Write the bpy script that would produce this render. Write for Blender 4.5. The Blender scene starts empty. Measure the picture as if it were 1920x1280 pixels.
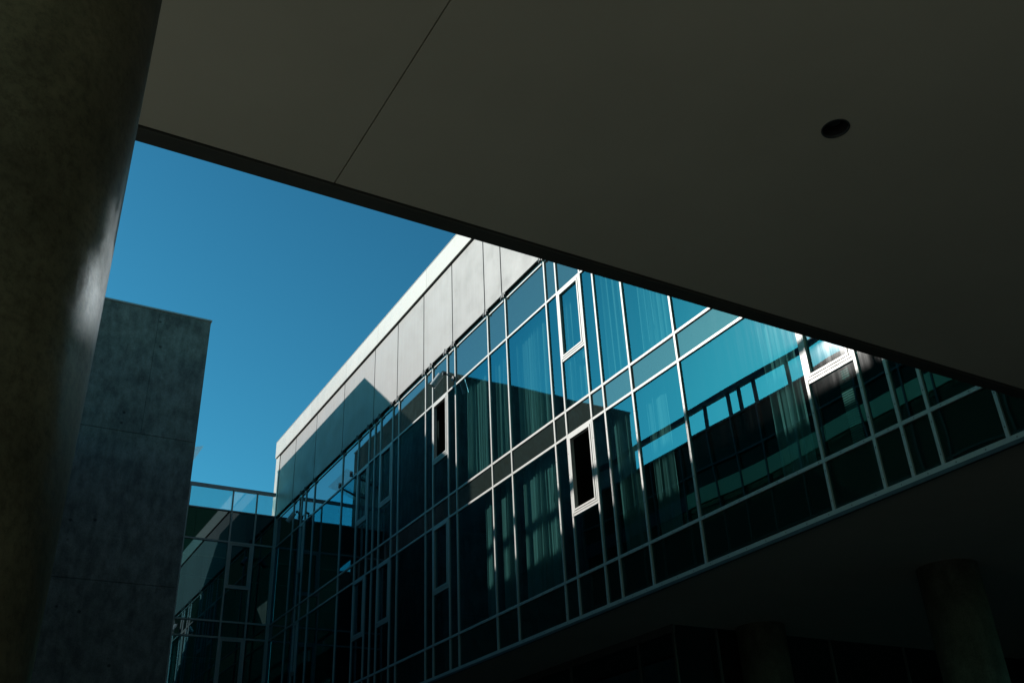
import bpy, math, random
from mathutils import Vector, Matrix
random.seed(7)
scene = bpy.context.scene
col = scene.collection

# ------------------------------------------------------------------ camera, sky, sun, exposure
S = 10.8            # metres per unit: the camera stands 10.8 m in front of the glass wing
EYE = 1.6
cam_d = bpy.data.cameras.new("camera")
cam = bpy.data.objects.new("camera", cam_d)
col.objects.link(cam)
cam_d.sensor_width = 36.0
cam_d.lens = 1810.6 / 1920 * 36
cam_d.clip_start = 0.05
cam_d.clip_end = 3000
R_ = Matrix(((0.8678, 0.2105, -0.4501), (-0.4952, -(-0.4409), -0.7486), (-0.0409, 0.8725, -0.4869)))
# columns: right, up, back
right = Vector((0.8678, -0.4952, -0.0409)); up = Vector((-0.2105, -0.4409, 0.8725)); back = Vector((-0.4501, -0.7486, -0.4869))
m = Matrix((right, up, back)).transposed().to_4x4()
m.translation = Vector((0, 0, EYE))
cam.matrix_world = m
scene.camera = cam

SUN = Vector((-1, 0.785, 0.66)).normalized()       # towards the sun
el = math.asin(SUN.z); az = math.atan2(SUN.x, SUN.y)
world = bpy.data.worlds.new("World"); scene.world = world; world.use_nodes = True
nt = world.node_tree; nt.nodes.clear()
sky = nt.nodes.new('ShaderNodeTexSky'); sky.sky_type = 'NISHITA'; sky.sun_disc = False
sky.sun_elevation = el; sky.sun_rotation = az
sky.air_density = 1.0; sky.dust_density = 0.4; sky.ozone_density = 2.0
tint = nt.nodes.new('ShaderNodeMix'); tint.data_type = 'RGBA'; tint.blend_type = 'MULTIPLY'
tint.inputs[0].default_value = 1.0; tint.inputs[7].default_value = (0.24, 0.82, 0.72, 1)
bg = nt.nodes.new('ShaderNodeBackground'); bg.inputs['Strength'].default_value = 0.10
wo = nt.nodes.new('ShaderNodeOutputWorld')
gm = nt.nodes.new('ShaderNodeGamma'); gm.inputs['Gamma'].default_value = 1.35
nt.links.new(sky.outputs[0], gm.inputs[0]); nt.links.new(gm.outputs[0], tint.inputs[6]); nt.links.new(tint.outputs[2], bg.inputs['Color']); nt.links.new(bg.outputs[0], wo.inputs[0])

ld = bpy.data.lights.new("sun", 'SUN'); ld.energy = 5.0; ld.angle = math.radians(0.5); ld.color = (1.0, 0.95, 0.88)
lo = bpy.data.objects.new("sun", ld); col.objects.link(lo)
lo.rotation_euler = SUN.to_track_quat('Z', 'Y').to_euler(); lo.location = (0, 0, 60)
vs = scene.view_settings
vs.view_transform = 'Standard'; vs.look = 'None'; vs.exposure = 0.0; vs.gamma = 1.0
scene.cycles.use_denoising = True
scene.cycles.use_guiding = True; scene.cycles.blur_glossy = 0.7; scene.cycles.caustics_reflective = True
scene.cycles.max_bounces = 10; scene.cycles.transparent_max_bounces = 16; scene.cycles.glossy_bounces = 6
scene.cycles.sample_clamp_indirect = 8.0

# ------------------------------------------------------------------ materials
def mat(name):
    m = bpy.data.materials.new(name); m.use_nodes = True
    t = m.node_tree; t.nodes.clear()
    out = t.nodes.new('ShaderNodeOutputMaterial')
    return m, t, out
def N(t, kind, **kw):
    n = t.nodes.new(kind)
    for k, v in kw.items(): setattr(n, k, v)
    return n
def noise(t, scale, detail=6, rough=.6, stretch=None):
    tc = N(t, 'ShaderNodeTexCoord'); mp = N(t, 'ShaderNodeMapping')
    mp.inputs['Scale'].default_value = stretch or (1, 1, 1)
    t.links.new(tc.outputs['Object'], mp.inputs[0])
    n = N(t, 'ShaderNodeTexNoise'); n.inputs['Scale'].default_value = scale
    n.inputs['Detail'].default_value = detail; n.inputs['Roughness'].default_value = rough
    t.links.new(mp.outputs[0], n.inputs['Vector'])
    return n.outputs['Fac']
def ramp(t, src, stops):
    r = N(t, 'ShaderNodeValToRGB'); e = r.color_ramp.elements
    e[0].position, e[0].color = stops[0][0], (*stops[0][1], 1)
    e[1].position, e[1].color = stops[-1][0], (*stops[-1][1], 1)
    for p, c in stops[1:-1]:
        x = e.new(p); x.color = (*c, 1)
    t.links.new(src, r.inputs[0]); return r.outputs[0]
def mul(t, a, b, f=1.0):
    x = N(t, 'ShaderNodeMix', data_type='RGBA', blend_type='MULTIPLY'); x.inputs[0].default_value = f
    t.links.new(a, x.inputs[6]); t.links.new(b, x.inputs[7]); return x.outputs[2]
def bump(t, src, strength, dist):
    b = N(t, 'ShaderNodeBump'); b.inputs['Strength'].default_value = strength; b.inputs['Distance'].default_value = dist
    t.links.new(src, b.inputs['Height']); return b.outputs[0]
def g(v): return (v, v, v)

def painted(name, c, rough=.5, var=.12, scale=1.5, spec=.5, metal=0, streak=0):
    m, t, out = mat(name)
    p = N(t, 'ShaderNodeBsdfPrincipled')
    lo_ = tuple(x * (1 - var) for x in c); hi = tuple(min(1, x * (1 + var)) for x in c)
    a = ramp(t, noise(t, scale), [(.3, lo_), (.7, hi)])
    if streak:
        s = ramp(t, noise(t, 2.2, 8, .65, (3, 3, .18)), [(.35, g(1 - streak)), (.62, g(1))])
        a = mul(t, a, s)
    if streak:
        oi = N(t, 'ShaderNodeObjectInfo'); a = mul(t, a, ramp(t, oi.outputs['Random'], [(0, g(.88)), (1, g(1.0))]))
    t.links.new(a, p.inputs['Base Color'])
    r = ramp(t, noise(t, scale * 3), [(.3, g(rough * .85)), (.7, g(min(1, rough * 1.15)))])
    t.links.new(r, p.inputs['Roughness'])
    p.inputs['Metallic'].default_value = metal
    p.inputs['Specular IOR Level'].default_value = spec
    t.links.new(p.outputs[0], out.inputs[0])
    return m

def concrete(name, c, rough=.6, pits=True, blot=.35, bstr=.25, coat=0, wob=0):
    m, t, out = mat(name)
    p = N(t, 'ShaderNodeBsdfPrincipled')
    a = ramp(t, noise(t, .9, 8, .62), [(.28, tuple(x * (1 - blot) for x in c)), (.5, c), (.75, tuple(min(1, x * (1 + blot * .6)) for x in c))])
    s = ramp(t, noise(t, 1.6, 9, .7, (2.5, 2.5, .35)), [(.3, g(.62)), (.55, g(1.0))])
    f = ramp(t, noise(t, 9, 10, .75), [(.3, g(.78)), (.65, g(1.05))])
    a = mul(t, mul(t, a, s, .8), f)
    a = mul(t, a, ramp(t, noise(t, 38, 6, .8), [(.36, g(.62)), (.56, g(1.05))]))
    a = mul(t, a, ramp(t, noise(t, 3.2, 5, .55, (1, 1, .6)), [(.38, g(.66)), (.6, g(1.06))]))
    b = bump(t, noise(t, 22, 8, .7), bstr, .004)
    if wob:
        b2 = N(t, 'ShaderNodeBump'); b2.inputs['Strength'].default_value = wob; b2.inputs['Distance'].default_value = .012
        t.links.new(noise(t, 7, 7, .68, (1, 1, .45)), b2.inputs['Height']); t.links.new(b, b2.inputs['Normal']); b = b2.outputs[0]
    p.inputs['Specular IOR Level'].default_value = .25
    p.inputs['Coat Weight'].default_value = coat; p.inputs['Coat Roughness'].default_value = .22
    if pits:
        tc = N(t, 'ShaderNodeTexCoord'); v = N(t, 'ShaderNodeTexVoronoi'); v.inputs['Scale'].default_value = 5.0
        t.links.new(tc.outputs['Object'], v.inputs['Vector'])
        pr = ramp(t, v.outputs['Distance'], [(.03, g(.25)), (.06, g(1))])
        a = mul(t, a, pr)
        v2 = N(t, 'ShaderNodeTexVoronoi'); v2.inputs['Scale'].default_value = 1.1
        t.links.new(tc.outputs['Object'], v2.inputs['Vector'])
        pr2 = ramp(t, v2.outputs['Distance'], [(.035, g(.35)), (.075, g(1))])
        a = mul(t, a, pr2)
    t.links.new(a, p.inputs['Base Color'])
    rr = ramp(t, noise(t, 3.0, 8, .7), [(.3, g(rough * .7)), (.7, g(min(1, rough * 1.2)))])
    t.links.new(rr, p.inputs['Roughness']); t.links.new(b, p.inputs['Normal']); t.links.new(b, p.inputs['Coat Normal'])
    t.links.new(p.outputs[0], out.inputs[0])
    return m

def glass(name, refl, tintc, trans=None, back=None, dust=.003, drough=.10, dirt=True):
    """coated facade glass: mirror coat over clear tinted pane (trans) or over an opaque enamelled back (back)"""
    m, t, out = mat(name)
    gl = N(t, 'ShaderNodeBsdfGlossy'); gl.inputs['Roughness'].default_value = 0.0
    gl.inputs['Color'].default_value = (*tintc, 1)
    if trans: b = N(t, 'ShaderNodeBsdfTransparent'); b.inputs[0].default_value = (*trans, 1)
    else:
        b = N(t, 'ShaderNodeBsdfDiffuse'); b.inputs[0].default_value = (*back, 1)
    lw = N(t, 'ShaderNodeLayerWeight'); lw.inputs['Blend'].default_value = .5
    pw = N(t, 'ShaderNodeMath', operation='POWER'); pw.inputs[1].default_value = 4
    t.links.new(lw.outputs['Facing'], pw.inputs[0])
    ma = N(t, 'ShaderNodeMath', operation='MULTIPLY_ADD'); ma.inputs[1].default_value = 1 - refl; ma.inputs[2].default_value = refl
    t.links.new(pw.outputs[0], ma.inputs[0])
    mx = N(t, 'ShaderNodeMixShader'); t.links.new(ma.outputs[0], mx.inputs[0])
    t.links.new(b.outputs[0], mx.inputs[1]); t.links.new(gl.outputs[0], mx.inputs[2])
    d = N(t, 'ShaderNodeBsdfGlossy'); d.inputs['Roughness'].default_value = drough; d.inputs['Color'].default_value = (.9, .93, .95, 1)
    mx2 = N(t, 'ShaderNodeMixShader')
    # dried rain runs and wiping smears carry the dusty lobe
    s = ramp(t, noise(t, 1.3, 10, .72, (6, 6, .25)), [(.45, g(dust * .35)), (.62, g(dust)), (.8, g(min(1, dust * 3)))])
    t.links.new(s, mx2.inputs[0]); t.links.new(mx.outputs[0], mx2.inputs[1]); t.links.new(d.outputs[0], mx2.inputs[2])
    t.links.new(mx2.outputs[0], out.inputs[0])
    return m

def cloth(name, c, alpha):
    m, t, out = mat(name)
    d = N(t, 'ShaderNodeBsdfDiffuse'); a = ramp(t, noise(t, 6, 4, .5, (8, 8, .3)), [(.3, tuple(x * .8 for x in c)), (.7, c)])
    t.links.new(a, d.inputs[0])
    tl = N(t, 'ShaderNodeBsdfTranslucent'); t.links.new(a, tl.inputs[0])
    x = N(t, 'ShaderNodeMixShader'); x.inputs[0].default_value = .3
    t.links.new(d.outputs[0], x.inputs[1]); t.links.new(tl.outputs[0], x.inputs[2])
    tr = N(t, 'ShaderNodeBsdfTransparent'); y = N(t, 'ShaderNodeMixShader'); y.inputs[0].default_value = alpha
    t.links.new(tr.outputs[0], y.inputs[1]); t.links.new(x.outputs[0], y.inputs[2]); t.links.new(y.outputs[0], out.inputs[0])
    return m

M = dict(
    ceiling=painted('soffit_plaster', (.60, .59, .515), .85, .09, .28, .2),
    trim=painted('dark_edge_trim', (.075, .08, .075), .6, .15, 1.2),
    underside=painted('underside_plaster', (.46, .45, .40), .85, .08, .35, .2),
    black=painted('dark_void', (.012, .013, .013), .9, .1, 1, .1),
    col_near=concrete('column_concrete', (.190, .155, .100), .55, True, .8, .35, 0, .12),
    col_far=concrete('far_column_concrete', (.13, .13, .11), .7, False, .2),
    tower=concrete('tower_concrete', (.245, .215, .195), .75, True, .34),
    white=painted('white_metal', (.49, .462, .43), .45, .03, .6, .4, 0, .04),
    panel=painted('grey_panel', (.262, .243, .240), .5, .05, .5, .4, 0, .10),
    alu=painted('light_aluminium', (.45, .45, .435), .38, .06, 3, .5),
    alud=painted('grey_aluminium', (.40, .42, .43), .45, .06, 3, .5),  # grey metal, a little darker and cooler than the light aluminium
    darkmetal=painted('dark_metal', (.06, .07, .075), .45, .15, 4),
    gasket=painted('black_gasket', (.02, .022, .024), .6, .1, 4),
    vision=glass('vision_glass', .42, (.13, .45, .58), trans=(.34, .60, .58)),
    spandrel=glass('spandrel_glass', .30, (.56, .66, .74), back=(.024, .032, .027)),
    lower=glass('lower_glass', .12, (.25, .85, .9), back=(.010, .016, .015)),
    dim=glass('dim_glass', .14, (.3, .85, .95), back=(.006, .010, .011), dust=.02),
    clear=glass('clear_glass', .10, (.8, .95, 1.0), trans=(.86, .95, .95), dust=.04),
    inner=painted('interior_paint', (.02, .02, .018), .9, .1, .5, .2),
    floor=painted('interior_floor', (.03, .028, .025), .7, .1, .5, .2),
    sill=painted('sill_board', (.62, .66, .62), .6, .04, 2),
    curtain=cloth('sheer_curtain', (.80, .88, .88), .85),
    paving=concrete('paving_stone', (.36, .315, .245), .85, False, .2),
    roofing=painted('roofing', (.25, .25, .24), .9, .15, .5),
    oppframe=painted('opposite_frame', (.13, .16, .13), .5, .1, 3),
    band=painted('pale_band', (.70, .95, .50), .5, .05, .8),
)

# ------------------------------------------------------------------ mesh helpers (units of S)
def W(x, y, z): return Vector((x * S, y * S, z * S + EYE))
class MB:
    def __init__(s): s.v = []; s.f = []; s.mi = []; s.smooth = False
    def quad(s, pts, mi=0):
        b = len(s.v); s.v += pts; s.f.append(tuple(range(b, b + len(pts)))); s.mi.append(mi)
    def box(s, x0, x1, y0, y1, z0, z1, mi=0):
        b = len(s.v)
        s.v += [W(x, y, z) for z in (z0, z1) for y in (y0, y1) for x in (x0, x1)]
        for f in ((0, 2, 3, 1), (4, 5, 7, 6), (0, 1, 5, 4), (2, 6, 7, 3), (0, 4, 6, 2), (1, 3, 7, 5)):
            s.f.append(tuple(b + i for i in f)); s.mi.append(mi)
        return s
    def tube(s, p0, p1, r0, r1=None, seg=16, caps=True, mi=0):
        """p0,p1 in metres, r in metres"""
        r1 = r0 if r1 is None else r1
        d = (p1 - p0).normalized(); a = d.orthogonal().normalized(); c = d.cross(a); b = len(s.v)
        for p, r in ((p0, r0), (p1, r1)):
            for i in range(seg):
                th = 2 * math.pi * i / seg; s.v.append(p + (a * math.cos(th) + c * math.sin(th)) * r)
        for i in range(seg):
            j = (i + 1) % seg; s.f.append((b + i, b + j, b + seg + j, b + seg + i)); s.mi.append(mi)
        if caps:
            s.f.append(tuple(b + i for i in reversed(range(seg)))); s.mi.append(mi)
            s.f.append(tuple(b + seg + i for i in range(seg))); s.mi.append(mi)
        return s
    def build(s, name, mats, parent=None, smooth=False, bevel=0):
        base = parent_loc(parent)
        me = bpy.data.meshes.new(name)
        me.from_pydata([tuple(p - base) for p in s.v], [], s.f)
        if not isinstance(mats, (list, tuple)): mats = [mats]
        for x in mats: me.materials.append(x)
        for p, k in zip(me.polygons, s.mi): p.material_index = k
        if smooth:
            for p in me.polygons: p.use_smooth = len(p.vertices) == 4
        me.update()
        o = bpy.data.objects.new(name, me); col.objects.link(o)
        if parent: o.parent = parent
        if bevel:
            b = o.modifiers.new('bevel', 'BEVEL'); b.width = bevel; b.segments = 2; b.limit_method = 'ANGLE'
        return o
def parent_loc(o):
    v = Vector((0, 0, 0))
    while o: v += o.location; o = o.parent
    return v
def thing(name, label, cat, loc, group=None):
    o = bpy.data.objects.new(name, None); col.objects.link(o); o.location = loc; o.empty_display_size = .3
    o['label'] = label; o['category'] = cat
    if group: o['group'] = group
    return o
def tag(o, label, cat, group=None):
    o['label'] = label; o['category'] = cat
    if group: o['group'] = group
    return o

def pane(y0, y1, z0, z1, X, bulge, name, m, parent, axis='x', tilt=0.0, n=8):
    """a slightly pillowed sheet of glass; axis 'x': in the plane X=const, 'y': in the plane Y=const"""
    b = MB(); w = (y1 - y0) * S; h = (z1 - z0) * S
    for j in range(n + 1):
        for i in range(n + 1):
            u = i / n; v = j / n
            off = bulge * (1 - (2 * u - 1) ** 2) * (1 - (2 * v - 1) ** 2) * min(w, h) + tilt * (u - .5) * w
            a = y0 + (y1 - y0) * u; z = z0 + (z1 - z0) * v
            b.v.append(W(X, a, z) + Vector((off, 0, 0)) if axis == 'x' else W(a, X, z) + Vector((0, off, 0)))
    for j in range(n):
        for i in range(n):
            k = j * (n + 1) + i
            q = (k, k + n + 1, k + n + 2, k + 1)
            b.f.append(q if axis == 'x' else tuple(reversed(q))); b.mi.append(0)
    return b.build(name, m, parent, smooth=True)

# ------------------------------------------------------------------ ground
gb = MB(); c = 300
gb.v = [Vector((-c, -c, 0)), Vector((c, -c, 0)), Vector((c, c, 0)), Vector((-c, c, 0))]; gb.f = [(0, 1, 2, 3)]; gb.mi = [0]
o = gb.build('ground', M['paving']); o['kind'] = 'structure'

Z0 = -EYE / S            # ground level in units
M['bounce_dimmer'] = concrete('bounce_dimmer_dark', (.06, .06, .056), .9, False, .2)  # dark colour for the added sheet that dims light bouncing upward
o = MB().box(.42, 2.4, -1.7, 3.4, Z0 - .003, Z0 + .0008).build('bounce_dimmer_sheet', M['bounce_dimmer']); o['kind'] = 'structure'  # added dark sheet, out of view, so less light reaches the ceilings
ZB, H5, H4, H3, H2, H1 = .4055, .4834, .7650, .8190, 1.0990, 1.2062
CB_U, CB_L = .9345, .6035
U = .04393
def ny(n): return .585 + n * U

# ------------------------------------------------------------------ right wing
wing = thing('glass_building', 'long glass wing with white fascia and grey panels above its sunlit windows', 'building', W(1.5, 1.9, Z0))
ns = [-9, -3, 0, 2, 3, 4, 6, 12, 15, 17, 18, 20, 21, 25, 27, 31, 32, 34, 35, 39, 40, 42, 43, 44, 46, 49, 55, 57, 58, 60]
Ycor = 3.415
ys = [ny(n) for n in ns] + [Ycor - .003]
Y0 = ny(-9)
MW = .0023     # half width of a mullion
XF = .9970     # front of mullions
for i, y in enumerate(ys):
    b = MB().box(XF, 1.0006, y - MW, y + MW, ZB + .0005, 1.2190).box(1.0007, 1.0105, y - MW * .8, y + MW * .8, ZB + .0055, 1.2185, 1)
    # cover screws on the face of the bar
    if y < 1.6:
        z = ZB + .02
        while z < .8:
            for sy_ in (0,):
                b.tube(W(XF, y, z) + Vector((-.002, 0, 0)), W(XF, y, z) + Vector((.004, 0, 0)), .009, seg=8, mi=1)
            z += .043
    b.build('mullion', [M['alu'], M['gasket']], wing)
for z, h, xf in ((ZB + .0035, .0036, .9962), (H5, .0026, .9973), (H4, .0024, .9973), (H3, .0024, .9973), (H2, .0024, .9973), (H1, .0016, .9975)):
    b = MB().box(xf, 1.0004, Y0, Ycor - .0065, z - h, z + h).box(1.0005, 1.0095, Y0, Ycor - .0065, z - h * .8, z + h * .8, 1)
    if z < .7:
        y = Y0 + .02
        while y < 1.7:
            b.tube(W(xf, y, z) + Vector((-.002, 0, 0)), W(xf, y, z) + Vector((.004, 0, 0)), .009, seg=8, mi=1); y += .0405
    b.build('transom', [M['alu'], M['gasket']], wing)

def casement(y0, y1, z0, z1, parent, open_deg=0, m=None, X=1.0, axis='x', frame_m=None):
    """frame bars, narrow sash and pane of an openable light"""
    fm = frame_m or M['alu']; t = .0043; g_ = .0007
    def bx(b, xa, xb, a0, a1, z_0, z_1):
        if axis == 'x': b.box(xa, xb, a0, a1, z_0, z_1)
        else: b.box(a0, a1, xa - X + PY, xb - X + PY, z_0, z_1)
    PY = X
    b = MB()
    xa, xb = X - .0034, X + .006
    # outer frame (left, right, bottom, top)
    bx(b, xa, xb, y0, y0 + t, z0, z1); bx(b, xa, xb, y1 - t, y1, z0, z1)
    bx(b, xa, xb, y0 + t, y1 - t, z0, z0 + t * .8); bx(b, xa, xb, y0 + t, y1 - t, z1 - t * .8, z1)
    fr = b.build('casement_window', fm, parent)
    s = MB(); xa2, xb2 = X - .0045, X + .004; y0 += t + g_; y1 -= t + g_; z0 += t * .8 + g_; z1 -= t * .8 + g_; t2 = .0036
    bx(s, xa2, xb2, y0, y0 + t2, z0, z1); bx(s, xa2, xb2, y1 - t2, y1, z0, z1)
    bx(s, xa2, xb2, y0 + t2, y1 - t2, z0, z0 + t2); bx(s, xa2, xb2, y0 + t2, y1 - t2, z1 - t2, z1)
    s.build('sash', fm, fr)
    return fr, (y0 + t2, y1 - t2, z0 + t2, z1 - t2)

cas = {(4, 'l'), (18, 'l'), (32, 'l'), (40, 'l'), (44, 'l'), (18, 'u'), (32, 'u'), (40, 'u'), (44, 'u'), (57, 'u'), (57, 'l')}
rows = [(ZB + .0075, H5 - .003, 'lower', 'b'), (H5 + .003, H4 - .0028, 'vision', 'l'), (H4 + .0028, H3 - .0028, 'spandrel', 's'),
        (H3 + .0028, H2 - .0028, 'vision', 'u'), (H2 + .0028, H1 - .002, 'spandrel', 't')]
for i in range(len(ys) - 1):
    n = ns[i]; a, b_ = ys[i] + MW, ys[i + 1] - MW
    if n < -3: continue
    for z0, z1, mk, row in rows:
        sgn = random.choice((-1, 1))
        bul = sgn * random.uniform(.0004, .0011)
        if (n, row) == (6, 'l'): bul = .0016
        tl = random.uniform(-.0022, .0022)
        if row in 'st': bul *= .5
        nm = {'v': 'glass_pane', 's': 'spandrel_pane', 'l': 'lower_pane'}[mk[0]]
        if (n, row) in cas:
            zc = CB_U if row == 'u' else CB_L
            MB().box(.9976, 1.0092, a, b_, zc - .0048, zc).build('cross_bar', M['alu'], wing)
            pane(a, b_, z0, zc - .0048, 1.0, bul, nm, M[mk], wing, tilt=tl)
            fr, (p0, p1, q0, q1) = casement(a, b_, zc, z1, wing)
            if (n, row) == (18, 'l'): continue      # this one stands open, its sash swung into the room
            if (n, row) == (32, 'u'):
                p = pane(p0, p1, q0, q1, 1.0, 0, 'pane', M['vision'], fr)
                # tipped inwards at the top
                base = W(1.0, p0, q0)
                mt = Matrix.Translation(base) @ Matrix.Rotation(math.radians(9), 4, 'Y') @ Matrix.Translation(-base)
                p.data.transform(mt)
                continue
            pane(p0, p1, q0, q1, 1.0, bul, 'pane', M['vision'], fr, tilt=tl * 1.5)
        else:
            pane(a, b_, z0, z1, 1.0, bul, nm, M[mk], wing, tilt=tl)
MB().box(.9998, 1.012, Y0, Ycor - .006, H1 + .002, 1.2190).build('head_strip', M['lower'], wing)

# grey cladding panels in front of the head of the glazing
PX = .9935; K = .9935 / .970
pj = [.52, .70, .87, 1.045, 1.22, 1.39, 1.6495, 1.7325, 1.9043, 2.0764, 2.2515, 2.4225, 2.676, 2.937, 3.156, 3.337]
pj = [v * K for v in pj[:-1]] + [3.4200]
for a, b_ in zip(pj[:-1], pj[1:]):
    b = MB(); n = 6; z0, z1 = 1.2205, 1.4640; a += .0020; b_ -= .0020
    b.box(PX, PX + .0028, a, b_, z0, z1)
    b.build('cladding_panel', M['panel'], wing, bevel=.004)
MB().box(PX + .0033, 1.012, .51, 3.4195, 1.2215, 1.4665).build('panel_backing', M['gasket'], wing)
fj = [.51, .85, 1.19, 1.53, 1.7, 2.0488, 2.391, 2.652, 2.9894, 3.2974, 3.379]
fj = [v * .988 / .965 for v in fj[:-1]] + [3.4660]
for a, b_ in zip(fj[:-1], fj[1:]):
    MB().box(.9868, .9896, a + .0003, b_ - .0003, 1.4675, 1.5330).build('fascia_panel', M['white'], wing, bevel=.003)
MB().box(.9899, 1.03, .51, 3.4665, 1.4685, 1.5335).build('parapet_core', M['white'], wing)
MB().box(.9860, 1.032, .51, 3.4672, 1.5336, 1.5350).build('coping', M['white'], wing)
MB().box(.9915, 2.3, 3.4215, 3.4660, 1.19, 1.4680).build('end_wall', M['white'], wing)
MB().box(1.035, 2.3, .51, 3.42, 1.26, 1.46).build('roof', M['roofing'], wing)
# clamps that hold the panels at each mullion
for y in ys:
    if y < 1.3: continue
    b = MB()
    b.box(.9915, .9968, y - .0050, y - .0006, 1.2085, 1.2200, 0); b.box(.9900, .9966, y + .0010, y + .0040, 1.2100, 1.2230, 0)
    b.box(.9925, .9965, y - .010, y + .011, 1.2150, 1.2180, 0)
    b.tube(W(.9925, y + .009, 1.2075), W(.9925, y + .009, 1.219), .022, seg=8)
    b.build('clamp', M['darkmetal'], wing)
# floors, ceilings, inner walls and sills seen through the glass
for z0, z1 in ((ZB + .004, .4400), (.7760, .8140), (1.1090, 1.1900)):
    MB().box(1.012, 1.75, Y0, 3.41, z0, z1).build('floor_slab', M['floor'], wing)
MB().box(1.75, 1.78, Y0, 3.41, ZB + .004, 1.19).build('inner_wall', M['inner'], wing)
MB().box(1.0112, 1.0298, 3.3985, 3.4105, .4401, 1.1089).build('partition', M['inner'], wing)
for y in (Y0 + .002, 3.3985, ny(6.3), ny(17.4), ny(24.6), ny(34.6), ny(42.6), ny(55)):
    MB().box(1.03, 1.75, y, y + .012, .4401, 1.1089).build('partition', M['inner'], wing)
for z, k in ((H3, 'u'), (H5, 'l')):
    for i in range(len(ys) - 1):
        if 6 <= ns[i] <= 31 and ys[i + 1] - ys[i] > 1.5 * U and k == 'u':
            MB().box(1.0185, 1.026, ys[i] + .001, ys[i + 1] - .004, z + .001, z + .0100).build('sill', M['sill'], wing)
# underside and ground floor below the glass
MB().box(1.0005, 2.3, .5035, 3.41, ZB - .0005, ZB + .0030).build('underside', M['underside'], wing)
MB().box(.9955, 1.0003, .5035, 3.41, ZB - .0045, ZB + .0005).build('drip_edge', M['darkmetal'], wing)
g1 = MB().box(1.182, 1.187, 1.431, 3.41, Z0, ZB - .0006).build('ground_floor_glazing', M['dim'], wing)
g2 = MB().box(1.1875, 2.2, 1.431, 1.436, Z0, ZB - .0006).build('ground_floor_glazing', M['dim'], wing)
b = MB()
for y in (1.4290, 1.54, 1.78, 2.05, 2.3, 2.6, 2.9): b.box(1.1775, 1.1815, y, y + .005, Z0, ZB - .0007)
for x in (1.28, 1.42, 1.58, 1.8): b.box(x, x + .004, 1.4265, 1.4305, Z0, ZB - .0007)
b.box(1.1770, 1.1815, 1.427, 3.41, ZB - .0150, ZB - .0008)
b.build('glazing_bars', M['darkmetal'], wing)
MB().box(.35, 1.495, -1.62, -1.6, Z0, ZB - .001).build('back_or_blocker_wall', M['black'], wing)  # unseen wall added to block light from behind, leaving the left open
MB().box(1.50, 1.52, -1.6, .50, Z0, ZB - .001).build('back_or_blocker_wall', M['black'], wing)  # unseen wall added to darken the right part of the soffit
MB().box(2.2, 2.21, .51, 3.41, Z0, ZB - .001).build('back_or_blocker_wall', M['black'], wing)

# ------------------------------------------------------------------ far wing (left, facing the camera)
farb = thing('glass_building', 'lower shaded glass wing with roof railing right of the concrete tower', 'building', W(.78, 3.8, Z0))
fx = [.572, .670, .829, .917, .9925]
FY = 3.415
for x in fx:
    w_ = .0030 if x < .99 else .0042
    MB().box(x - w_, x + w_, FY - .0055, FY + .006, ZB, 1.2165).build('mullion', M['alu'], farb)
fz = [(.4055, .0035), (H5, .0030), (.7665, .0028), (.8205, .0028), (1.1012, .0028), (1.2165, .0022)]
for z, h in fz: MB().box(.572, .9965, FY - .0052, FY + .006, z - h, z + h).build('transom', M['alu'], farb)
M['far_v'] = glass('far_vision_glass', .16, (.35, .85, 1.0), trans=(.20, .40, .42))
M['far_s'] = glass('far_spandrel_glass', .14, (.6, .85, .95), back=(.006, .008, .009))
for i in range(4):
    a, b_ = fx[i] + .003, fx[i + 1] - .003
    for (z0, z1, mk, row) in ((.4090, .4804, 'far_s', 'b'), (.4864, .7637, 'far_v', 'l'), (.7693, .8177, 'far_s', 's'), (.8233, 1.0984, 'far_v', 'u'), (1.1040, 1.2143, 'far_s', 't')):
        bul = random.choice((-1, 1)) * random.uniform(.0002, .0006)
        if i == 2 and row in 'lu':
            zc = .9410 if row == 'u' else .6070
            MB().box(a, b_, FY - .005, FY + .005, zc - .0048, zc).build('cross_bar', M['alu'], farb)
            pane(a, b_, z0, zc - .0048, FY, bul, 'glass_pane', M['far_v'], farb, 'y')
            fr, (p0, p1, q0, q1) = casement(a, b_, zc, z1, farb, X=FY, axis='y')
            pane(p0, p1, q0, q1, FY, bul, 'pane', M['far_s'], fr, 'y')
        else: pane(a, b_, z0, z1, FY, bul, 'glass_pane' if mk == 'far_v' else 'spandrel_pane', M[mk], farb, 'y')
MB().box(.572, .9955, FY + .010, 4.3, 1.196, 1.2155).build('roof', M['roofing'], farb)
MB().box(.572, .9955, FY + .012, 3.9, .775, .812).build('floor_slab', M['floor'], farb)
MB().box(.572, .9955, FY + .012, 3.9, .440, .478).build('floor_slab', M['floor'], farb)
MB().box(.30, .9955, 3.9, 3.92, .3, 1.19).build('inner_wall', M['inner'], farb)
MB().box(.9960, .9990, 3.4270, 3.92, .3, 1.1895).build('inner_wall', M['inner'], farb)
for z in (.974, .702): MB().box(.60, .965, FY + .03, FY + .0312, z, z + .0014).build('lit_streak_strip', painted('lit_streak_tint', (.75, .55, .38), .5, .1), farb)  # warm light streaks in the glass, painted as thin pale strips inside
MB().box(.30, .999, FY + .006, 3.9, Z0, .4018).build('ground_floor_wall', M['black'], farb)
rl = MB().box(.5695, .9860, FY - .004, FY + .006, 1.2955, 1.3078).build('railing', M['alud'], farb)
for x in (.6725, .8284, .9174): MB().box(x - .0028, x + .0028, FY - .0015, FY + .0035, 1.2190, 1.2953).build('post', M['alu'], rl)
MB().box(.5760, .9855, FY + .0040, FY + .0048, 1.2230, 1.2950).build('railing_glass', M['clear'], rl)

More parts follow.
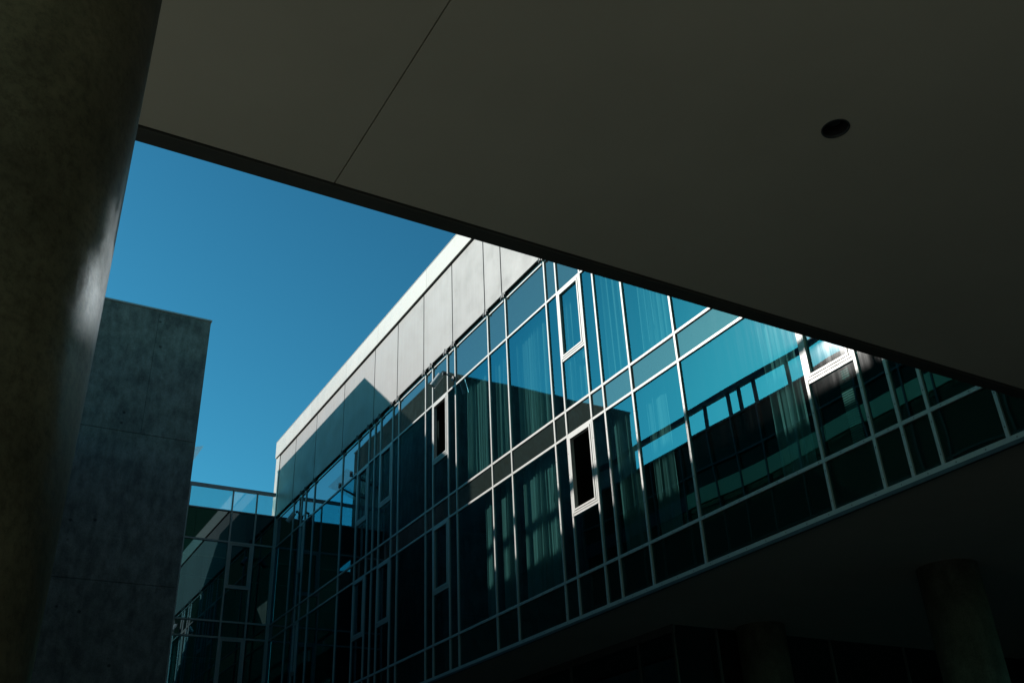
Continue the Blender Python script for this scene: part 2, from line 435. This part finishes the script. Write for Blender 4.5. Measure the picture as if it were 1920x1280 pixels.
# ------------------------------------------------------------------ concrete tower
tow = thing('concrete_tower', 'raw concrete tower in shade with panel joints, behind the near round column', 'tower', W(.17, 3.25, Z0))
TX0, TX1, TY0, TY1, TZ = -.30, .5692, 2.90, 3.765, 1.682
MB().box(TX0 + .002, TX1 - .002, TY0 + .0025, TY1 - .002, Z0, TZ - .002).build('core', M['gasket'], tow)
gp = .0011
for z0, z1, xs in ((Z0, .3390, (.2, )), (.3390, .7826, (.2, )), (.7826, 1.2392, (.2,)), (1.2392, TZ - .0035, (-.05, .4030))):
    xs = [TX0] + list(xs) + [TX1]
    for a, b_ in zip(xs[:-1], xs[1:]):
        e0 = 0 if a == TX0 else gp * .35; e1 = 0 if b_ == TX1 else gp * .35
        MB().box(a + e0, b_ - e1, TY0, TY0 + .006, z0 + gp * .5, z1 - gp * .5).build('concrete_panel', M['tower'], tow, bevel=.008)
    MB().box(TX1 - .006, TX1 - .0001, TY0 + .0062, TY1, z0 + gp * .5, z1 - gp * .5).build('concrete_panel', M['tower'], tow, bevel=.008)
    MB().box(TX0 + .0001, TX0 + .006, TY0 + .0062, TY1, z0 + gp * .5, z1 - gp * .5).build('concrete_panel', M['tower'], tow, bevel=.008)
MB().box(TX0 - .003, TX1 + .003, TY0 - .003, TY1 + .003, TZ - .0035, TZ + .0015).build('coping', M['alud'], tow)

# glass rain canopies held off the tower by two arms
def canopy(x_wall, sgn, ya, yb, z, label):
    t = thing('glass_canopy', label, 'canopy', W(x_wall, (ya + yb) / 2, z), 'glass canopies on the concrete tower')
    xo = x_wall + sgn * .1443; xi = x_wall + sgn * .006
    b = MB(); th = Vector((0, 0, .018))
    p = [W(xi, ya, z - .040), W(xo, ya, z), W(xo, yb, z), W(xi, yb, z - .040)]
    b.quad([q + th for q in p]); b.quad([q for q in reversed(p)])
    for i in range(4): j = (i + 1) % 4; b.quad([p[i], p[j], p[j] + th, p[i] + th])
    b.build('glass_sheet', M['clear'], t)
    for y in (ya + .03, yb - .05):
        MB().tube(W(x_wall - sgn * .001, y, z - .048), W(xo - sgn * .03, y, z - .012), .05, .045, 12).tube(W(xo - sgn * .034, y, z - .016), W(xo - sgn * .034, y, z + .004), .07, seg=12).build('arm', M['darkmetal'], t)
canopy(TX1, 1, 3.477, 3.70, 1.4774, 'small glass canopy on two dark arms at the right side of the concrete tower')
canopy(TX0, -1, 3.10, 3.32, 1.36, 'small glass canopy at the left side of the tower, seen mirrored in the windows')

# ------------------------------------------------------------------ opposite wing (seen mirrored in the glass)
opp = thing('glass_building', 'dark wing opposite with railing, mirrored in the right windows of the long wing', 'building', W(-.6, 1.7, Z0))
OX = .028
oy = [.506, .75, 1.0, 1.13, 1.30, 1.385, 1.51, 1.66, 1.757, 1.885, 1.99, 2.09, 2.25, 2.40, 2.49, 2.62, 2.814]
MB().box(-.8, OX - .012, .506, 2.815, ZB, 1.2140).build('building_core', M['black'], opp)
for y in oy: MB().box(OX - .011, OX + .004, y - .0028, y + .0028, ZB, 1.2120).build('mullion', M['oppframe'], opp)
for z in (ZB + .003, H5, H4, .821, 1.1012, 1.2165): MB().box(OX - .011, OX + .0035, .506, 2.815, z - .0028, z + .0028).build('transom', M['oppframe'], opp)
M['opp'] = glass('opposite_glass', .012, (.4, .9, .5), back=(.016, .045, .030), dust=.004)
for a, b_ in zip(oy[:-1], oy[1:]):
    for z0, z1 in ((.4095, .48), (.4865, .7620), (.7680, .8180), (.8240, .9990), (1.0500, 1.098), (1.1042, 1.2135)):
        pane(a + .003, b_ - .003, z0, z1, OX - .004, 0, 'glass_pane', M['opp'], opp, n=1)
    MB().box(OX - .010, OX + .001, a + .0032, b_ - .0032, 1.0010, 1.0480).build('pale_band', M['band'] if b_ < 2.3 else M['darkmetal'], opp)
MB().box(-.8, OX + .002, .506, 2.815, 1.2142, 1.2145).build('roof', M['roofing'], opp)
MB().box(-.7, OX - .02, .9, 2.815, Z0, ZB - .001).build('ground_floor_wall', M['black'], opp)
rl = MB().box(OX - .012, OX + .004, .506, 2.815, 1.2940, 1.3085).build('railing', M['darkmetal'], opp)
for y in (.6, .9, 1.2, 1.5, 1.757, 1.885, 1.945, 1.99, 2.09, 2.49, 2.575): MB().box(OX - .009, OX - .001, y - .0042, y + .0042, 1.2195, 1.2938).build('post', M['darkmetal'], rl)

# ------------------------------------------------------------------ bridging building overhead
br = thing('overhang', 'smooth plaster underside of a building spanning overhead with dark edge trim and one joint', 'overhang', W(.4, -.4, ZB))
EY = .4880
hx, hy, hr = .4232, .2959, .0083
sq = .03
def soffit_piece(b, x0, x1, y0, y1):
    b.box(x0, x1, y0, y1, ZB, ZB + .0020)
b = MB(); soffit_piece(b, -.7, .1625, -1.6, EY); b.build('soffit_panel', M['ceiling'], br)
b = MB()
soffit_piece(b, .1634, hx - sq, -1.6, EY); soffit_piece(b, hx + sq, 2.3, -1.6, EY)
# the strip with the round cut-out
def flat(x0, x1, y0, y1): b.quad([W(x0, y0, ZB), W(x0, y1, ZB), W(x1, y1, ZB), W(x1, y0, ZB)])
flat(hx - sq, hx + sq, -1.6, hy - sq); flat(hx - sq, hx + sq, hy + sq, EY)
sg = 40; cp = []; sp = []
for i in range(sg):
    th = 2 * math.pi * (i + .5) / sg; cx, cy = math.cos(th), math.sin(th); k = sq / max(abs(cx), abs(cy))
    cp.append(W(hx + cx * hr, hy + cy * hr, ZB)); sp.append(W(hx + cx * k, hy + cy * k, ZB))
for i in range(sg):
    j = (i + 1) % sg
    b.quad([cp[i], cp[j], sp[j], sp[i]])
    b.quad([cp[j], cp[i], cp[i] + Vector((0, 0, .03)), cp[j] + Vector((0, 0, .03))])
for k in range(4):   # corner fillers
    cx, cy = ((1, 1), (-1, 1), (-1, -1), (1, -1))[k]
    i = int((k + .5) * sg / 4 - .5) % sg; j = (i + 1) % sg
    b.quad([sp[i], sp[j], W(hx + cx * sq, hy + cy * sq, ZB)])
b.build('soffit_panel', M['ceiling'], br)
MB().box(-.7, 2.3, EY + .0020, .5030, ZB - .0010, ZB + .0060).build('edge_trim', M['trim'], br, bevel=.006)
cb = MB()
cb.box(-.7, hx - sq, -1.6, .5015, ZB + .0065, 2.6); cb.box(hx + sq, 2.3, -1.6, .5015, ZB + .0065, 2.6)
cb.box(hx - sq, hx + sq, -1.6, hy - sq, ZB + .0065, 2.6); cb.box(hx - sq, hx + sq, hy + sq, .5015, ZB + .0065, 2.6)
cb.build('core', M['black'], br)
fxj = [-.7, -.5, -.3, -.15, .0, .165, .33, .495, .66, .825, .985, 1.3, 1.8, 2.3]
for a, b_ in zip(fxj[:-1], fxj[1:]):
    MB().box(a + .001, b_ - .001, .5020, .5060, ZB + .0065, 2.6).build('cladding_panel', M['opp'], br)
dl = thing('downlight', 'round recessed downlight, unlit, in the plaster underside overhead', 'light', W(hx, hy, ZB))
cc = W(hx, hy, ZB)
b = MB(); b.tube(cc + Vector((0, 0, .004)), cc + Vector((0, 0, .16)), hr * S * .985, hr * S * .93, 40, caps=False)
b.build('housing', M['gasket'], dl, smooth=True)
b = MB(); b.tube(cc + Vector((0, 0, .15)), cc + Vector((0, 0, .165)), hr * S * 1.1, seg=40).build('housing_top', M['black'], dl)
b = MB(); b.tube(cc + Vector((.012, .01, .06)), cc + Vector((.0, 0, .14)), .045, .034, 24).build('lamp', M['darkmetal'], dl, smooth=True)
b = MB(); a0, a1 = hr * S * .97, hr * S * 1.07
for i in range(sg):
    t0, t1 = 2 * math.pi * i / sg, 2 * math.pi * (i + 1) / sg
    def P_(r, t, z): return cc + Vector((r * math.cos(t), r * math.sin(t), z))
    b.quad([P_(a0, t0, -.004), P_(a1, t0, -.004), P_(a1, t1, -.004), P_(a0, t1, -.004)])
    b.quad([P_(a1, t0, -.004), P_(a1, t0, .001), P_(a1, t1, .001), P_(a1, t1, -.004)])
    b.quad([P_(a0, t1, -.004), P_(a0, t1, .012), P_(a0, t0, .012), P_(a0, t0, -.004)])
b.build('trim_ring', M['darkmetal'], dl)

# ------------------------------------------------------------------ columns
def column(cx, cy, r, m, label, group=None, seg=128):
    b = MB(); b.tube(W(cx, cy, Z0), W(cx, cy, ZB - .0003), r * S, seg=seg)
    o = b.build('concrete_column', m, None, smooth=True)
    base = W(cx, cy, Z0); o.data.transform(Matrix.Translation(-base)); o.location = base
    return tag(o, label, 'column', group)
rc = .046
cy_n = .24
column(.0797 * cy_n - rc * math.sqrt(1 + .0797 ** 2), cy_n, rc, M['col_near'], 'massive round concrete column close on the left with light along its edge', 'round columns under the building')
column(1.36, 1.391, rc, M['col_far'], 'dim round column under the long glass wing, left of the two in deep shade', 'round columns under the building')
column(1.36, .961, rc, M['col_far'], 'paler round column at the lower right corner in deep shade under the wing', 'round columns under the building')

# ------------------------------------------------------------------ curtains behind the glass
def curtain(n0, n1, z0, z1, label, k=1.026, seed=0, gather=1.0):
    rnd = random.Random(seed); y0, y1 = ny(n0) * k, ny(n1) * k; w = (y1 - y0) * S
    base = W(k, (y0 + y1) / 2, z0)
    folds = max(3, int(w / .16)); steps = folds * 10; zs = 8
    ph = [rnd.uniform(-1.6, 1.6) for _ in range(folds + 2)]; am = [rnd.choice((.12, .3, .7, 1.3, 1.6)) * rnd.uniform(.8, 1.2) for _ in range(folds + 2)]
    b = MB()
    for j in range(zs + 1):
        v = j / zs
        for i in range(steps + 1):
            t = i / 10; q = int(t); fr = t - q; fr = fr * fr * (3 - 2 * fr)
            amp = .055 * (am[q] * (1 - fr) + am[q + 1] * fr) * (1.1 - .35 * v)
            p = (ph[q] * (1 - fr) + ph[q + 1] * fr)
            x = amp * math.sin(2 * math.pi * t + p + .25 * math.sin(3 * v + q))
            yy = (i / steps - .5) * w + .035 * math.sin(4 * math.pi * t + p) + .03 * (1 - v) * math.sin(q * 1.7)
            z = (z0 + (z1 - z0) * v) * S + EYE
            b.v.append(Vector((k * S + x, (y0 + y1) / 2 * S + yy, z)))
    for j in range(zs):
        for i in range(steps):
            a = j * (steps + 1) + i; b.f.append((a, a + 1, a + steps + 2, a + steps + 1)); b.mi.append(0)
    for i_ in range(len(b.v)): b.v[i_] = b.v[i_] - base
    o = b.build('curtain', M['curtain'], None, smooth=True); o.location = base
    return tag(o, label, 'curtain', 'curtains behind the glass')
zu = (H3 + .004, 1.106); zl = (.4450, .7740)
cl = [
    (27.3, 29.4, zu, 'narrow green curtain in the upper row right of the security camera'),
    (25.05, 26.3, zu, 'slim gathered curtain in the upper row, in the narrow pane under the mirrored tower top'),
    (21.1, 24.0, zu, 'wide curtain in the upper row crossing the slanting top of the mirrored tower'),
    (18.2, 19.7, zu, 'curtain folds behind the upper openable window cut by the overhang'),
    (15.1, 16.4, zu, 'bright blue-green folds in the upper row right of the openable window'),
    (12.1, 13.9, zu, 'thin pale folds in the upper row, rightmost pane below the overhang edge'),
    (27.15, 27.9, zl, 'sliver of curtain in the lower window row, leftmost sunlit one'),
    (25.15, 26.3, zl, 'narrow curtain in the lower row left of the wide gathered curtain'),
    (21.1, 24.1, zl, 'wide gathered green curtain in the lower row left of the open dark window'),
    (15.2, 16.5, zl, 'curtain folds in the lower row behind the mirrored tower edge'),
    (13.0, 14.3, zl, 'faint curtain folds in the lower row under the mirrored railing end'),
    (6.3, 7.7, zl, 'pale soft curtain in the lower row beside the openable window at the right'),
]
for i, (a, b_, z, lab) in enumerate(cl): curtain(a, b_, z[0], z[1], lab, seed=i)

# small pale blind in the lower row at the right
bl = thing('window_blind', 'narrow slatted blind hanging in the lower window row at the far right', 'blind', W(1.03, ny(5), .62))
b = MB(); y = ny(4.55) * 1.03
for k in range(34): b.box(1.028, 1.0305, y - .010, y + .010, .500 + k * .0036, .5018 + k * .0036)
b.build('slats', M['sill'], bl)
MB().box(1.0288, 1.0298, y - .001, y + .001, .498, .63).build('cord', M['alud'], bl)

# ------------------------------------------------------------------ security cameras on the mullions
def sec_cam(body, contact, label):
    t = thing('security_camera', label, 'security camera', W(*contact), 'security cameras on the glass wing')
    B = W(*body); Cc = W(*contact)
    ax = Vector((-.45, .35, -.75)).normalized()
    MB().tube(B - ax * .17, B + ax * .16, .08, .08, 20).build('housing', M['alud'], t, smooth=True)
    side = ax.orthogonal().normalized()
    MB().tube(B - ax * .19, B + ax * .21, .09, .09, 20, caps=False).build('sun_shield', M['alud'], t, smooth=True)
    MB().tube(B + ax * .155, B + ax * .19, .07, .06, 16).build('lens', M['gasket'], t, smooth=True)
    J = B - ax * .12 + Vector((.07, -.05, .09))
    MB().tube(J, J + Vector((.10, -.02, .02)), .05, .04, 12).tube(J + Vector((.08, -.02, .02)), Cc, .022, .022, 10).build('arm', M['darkmetal'], t, smooth=True)
    MB().tube(Cc + Vector((-.06, 0, 0)), Cc, .07, seg=14).build('wall_plate', M['darkmetal'], t)
sec_cam((.9619, 1.9802, 1.1192), (XF, 1.9685 - .018, 1.1174), 'grey security camera on an arm below the cladding, left of the sunlit windows')
sec_cam((.9646, 3.134, 1.1237), (XF, 3.141, 1.130), 'grey security camera on an arm near the corner with the far wing')
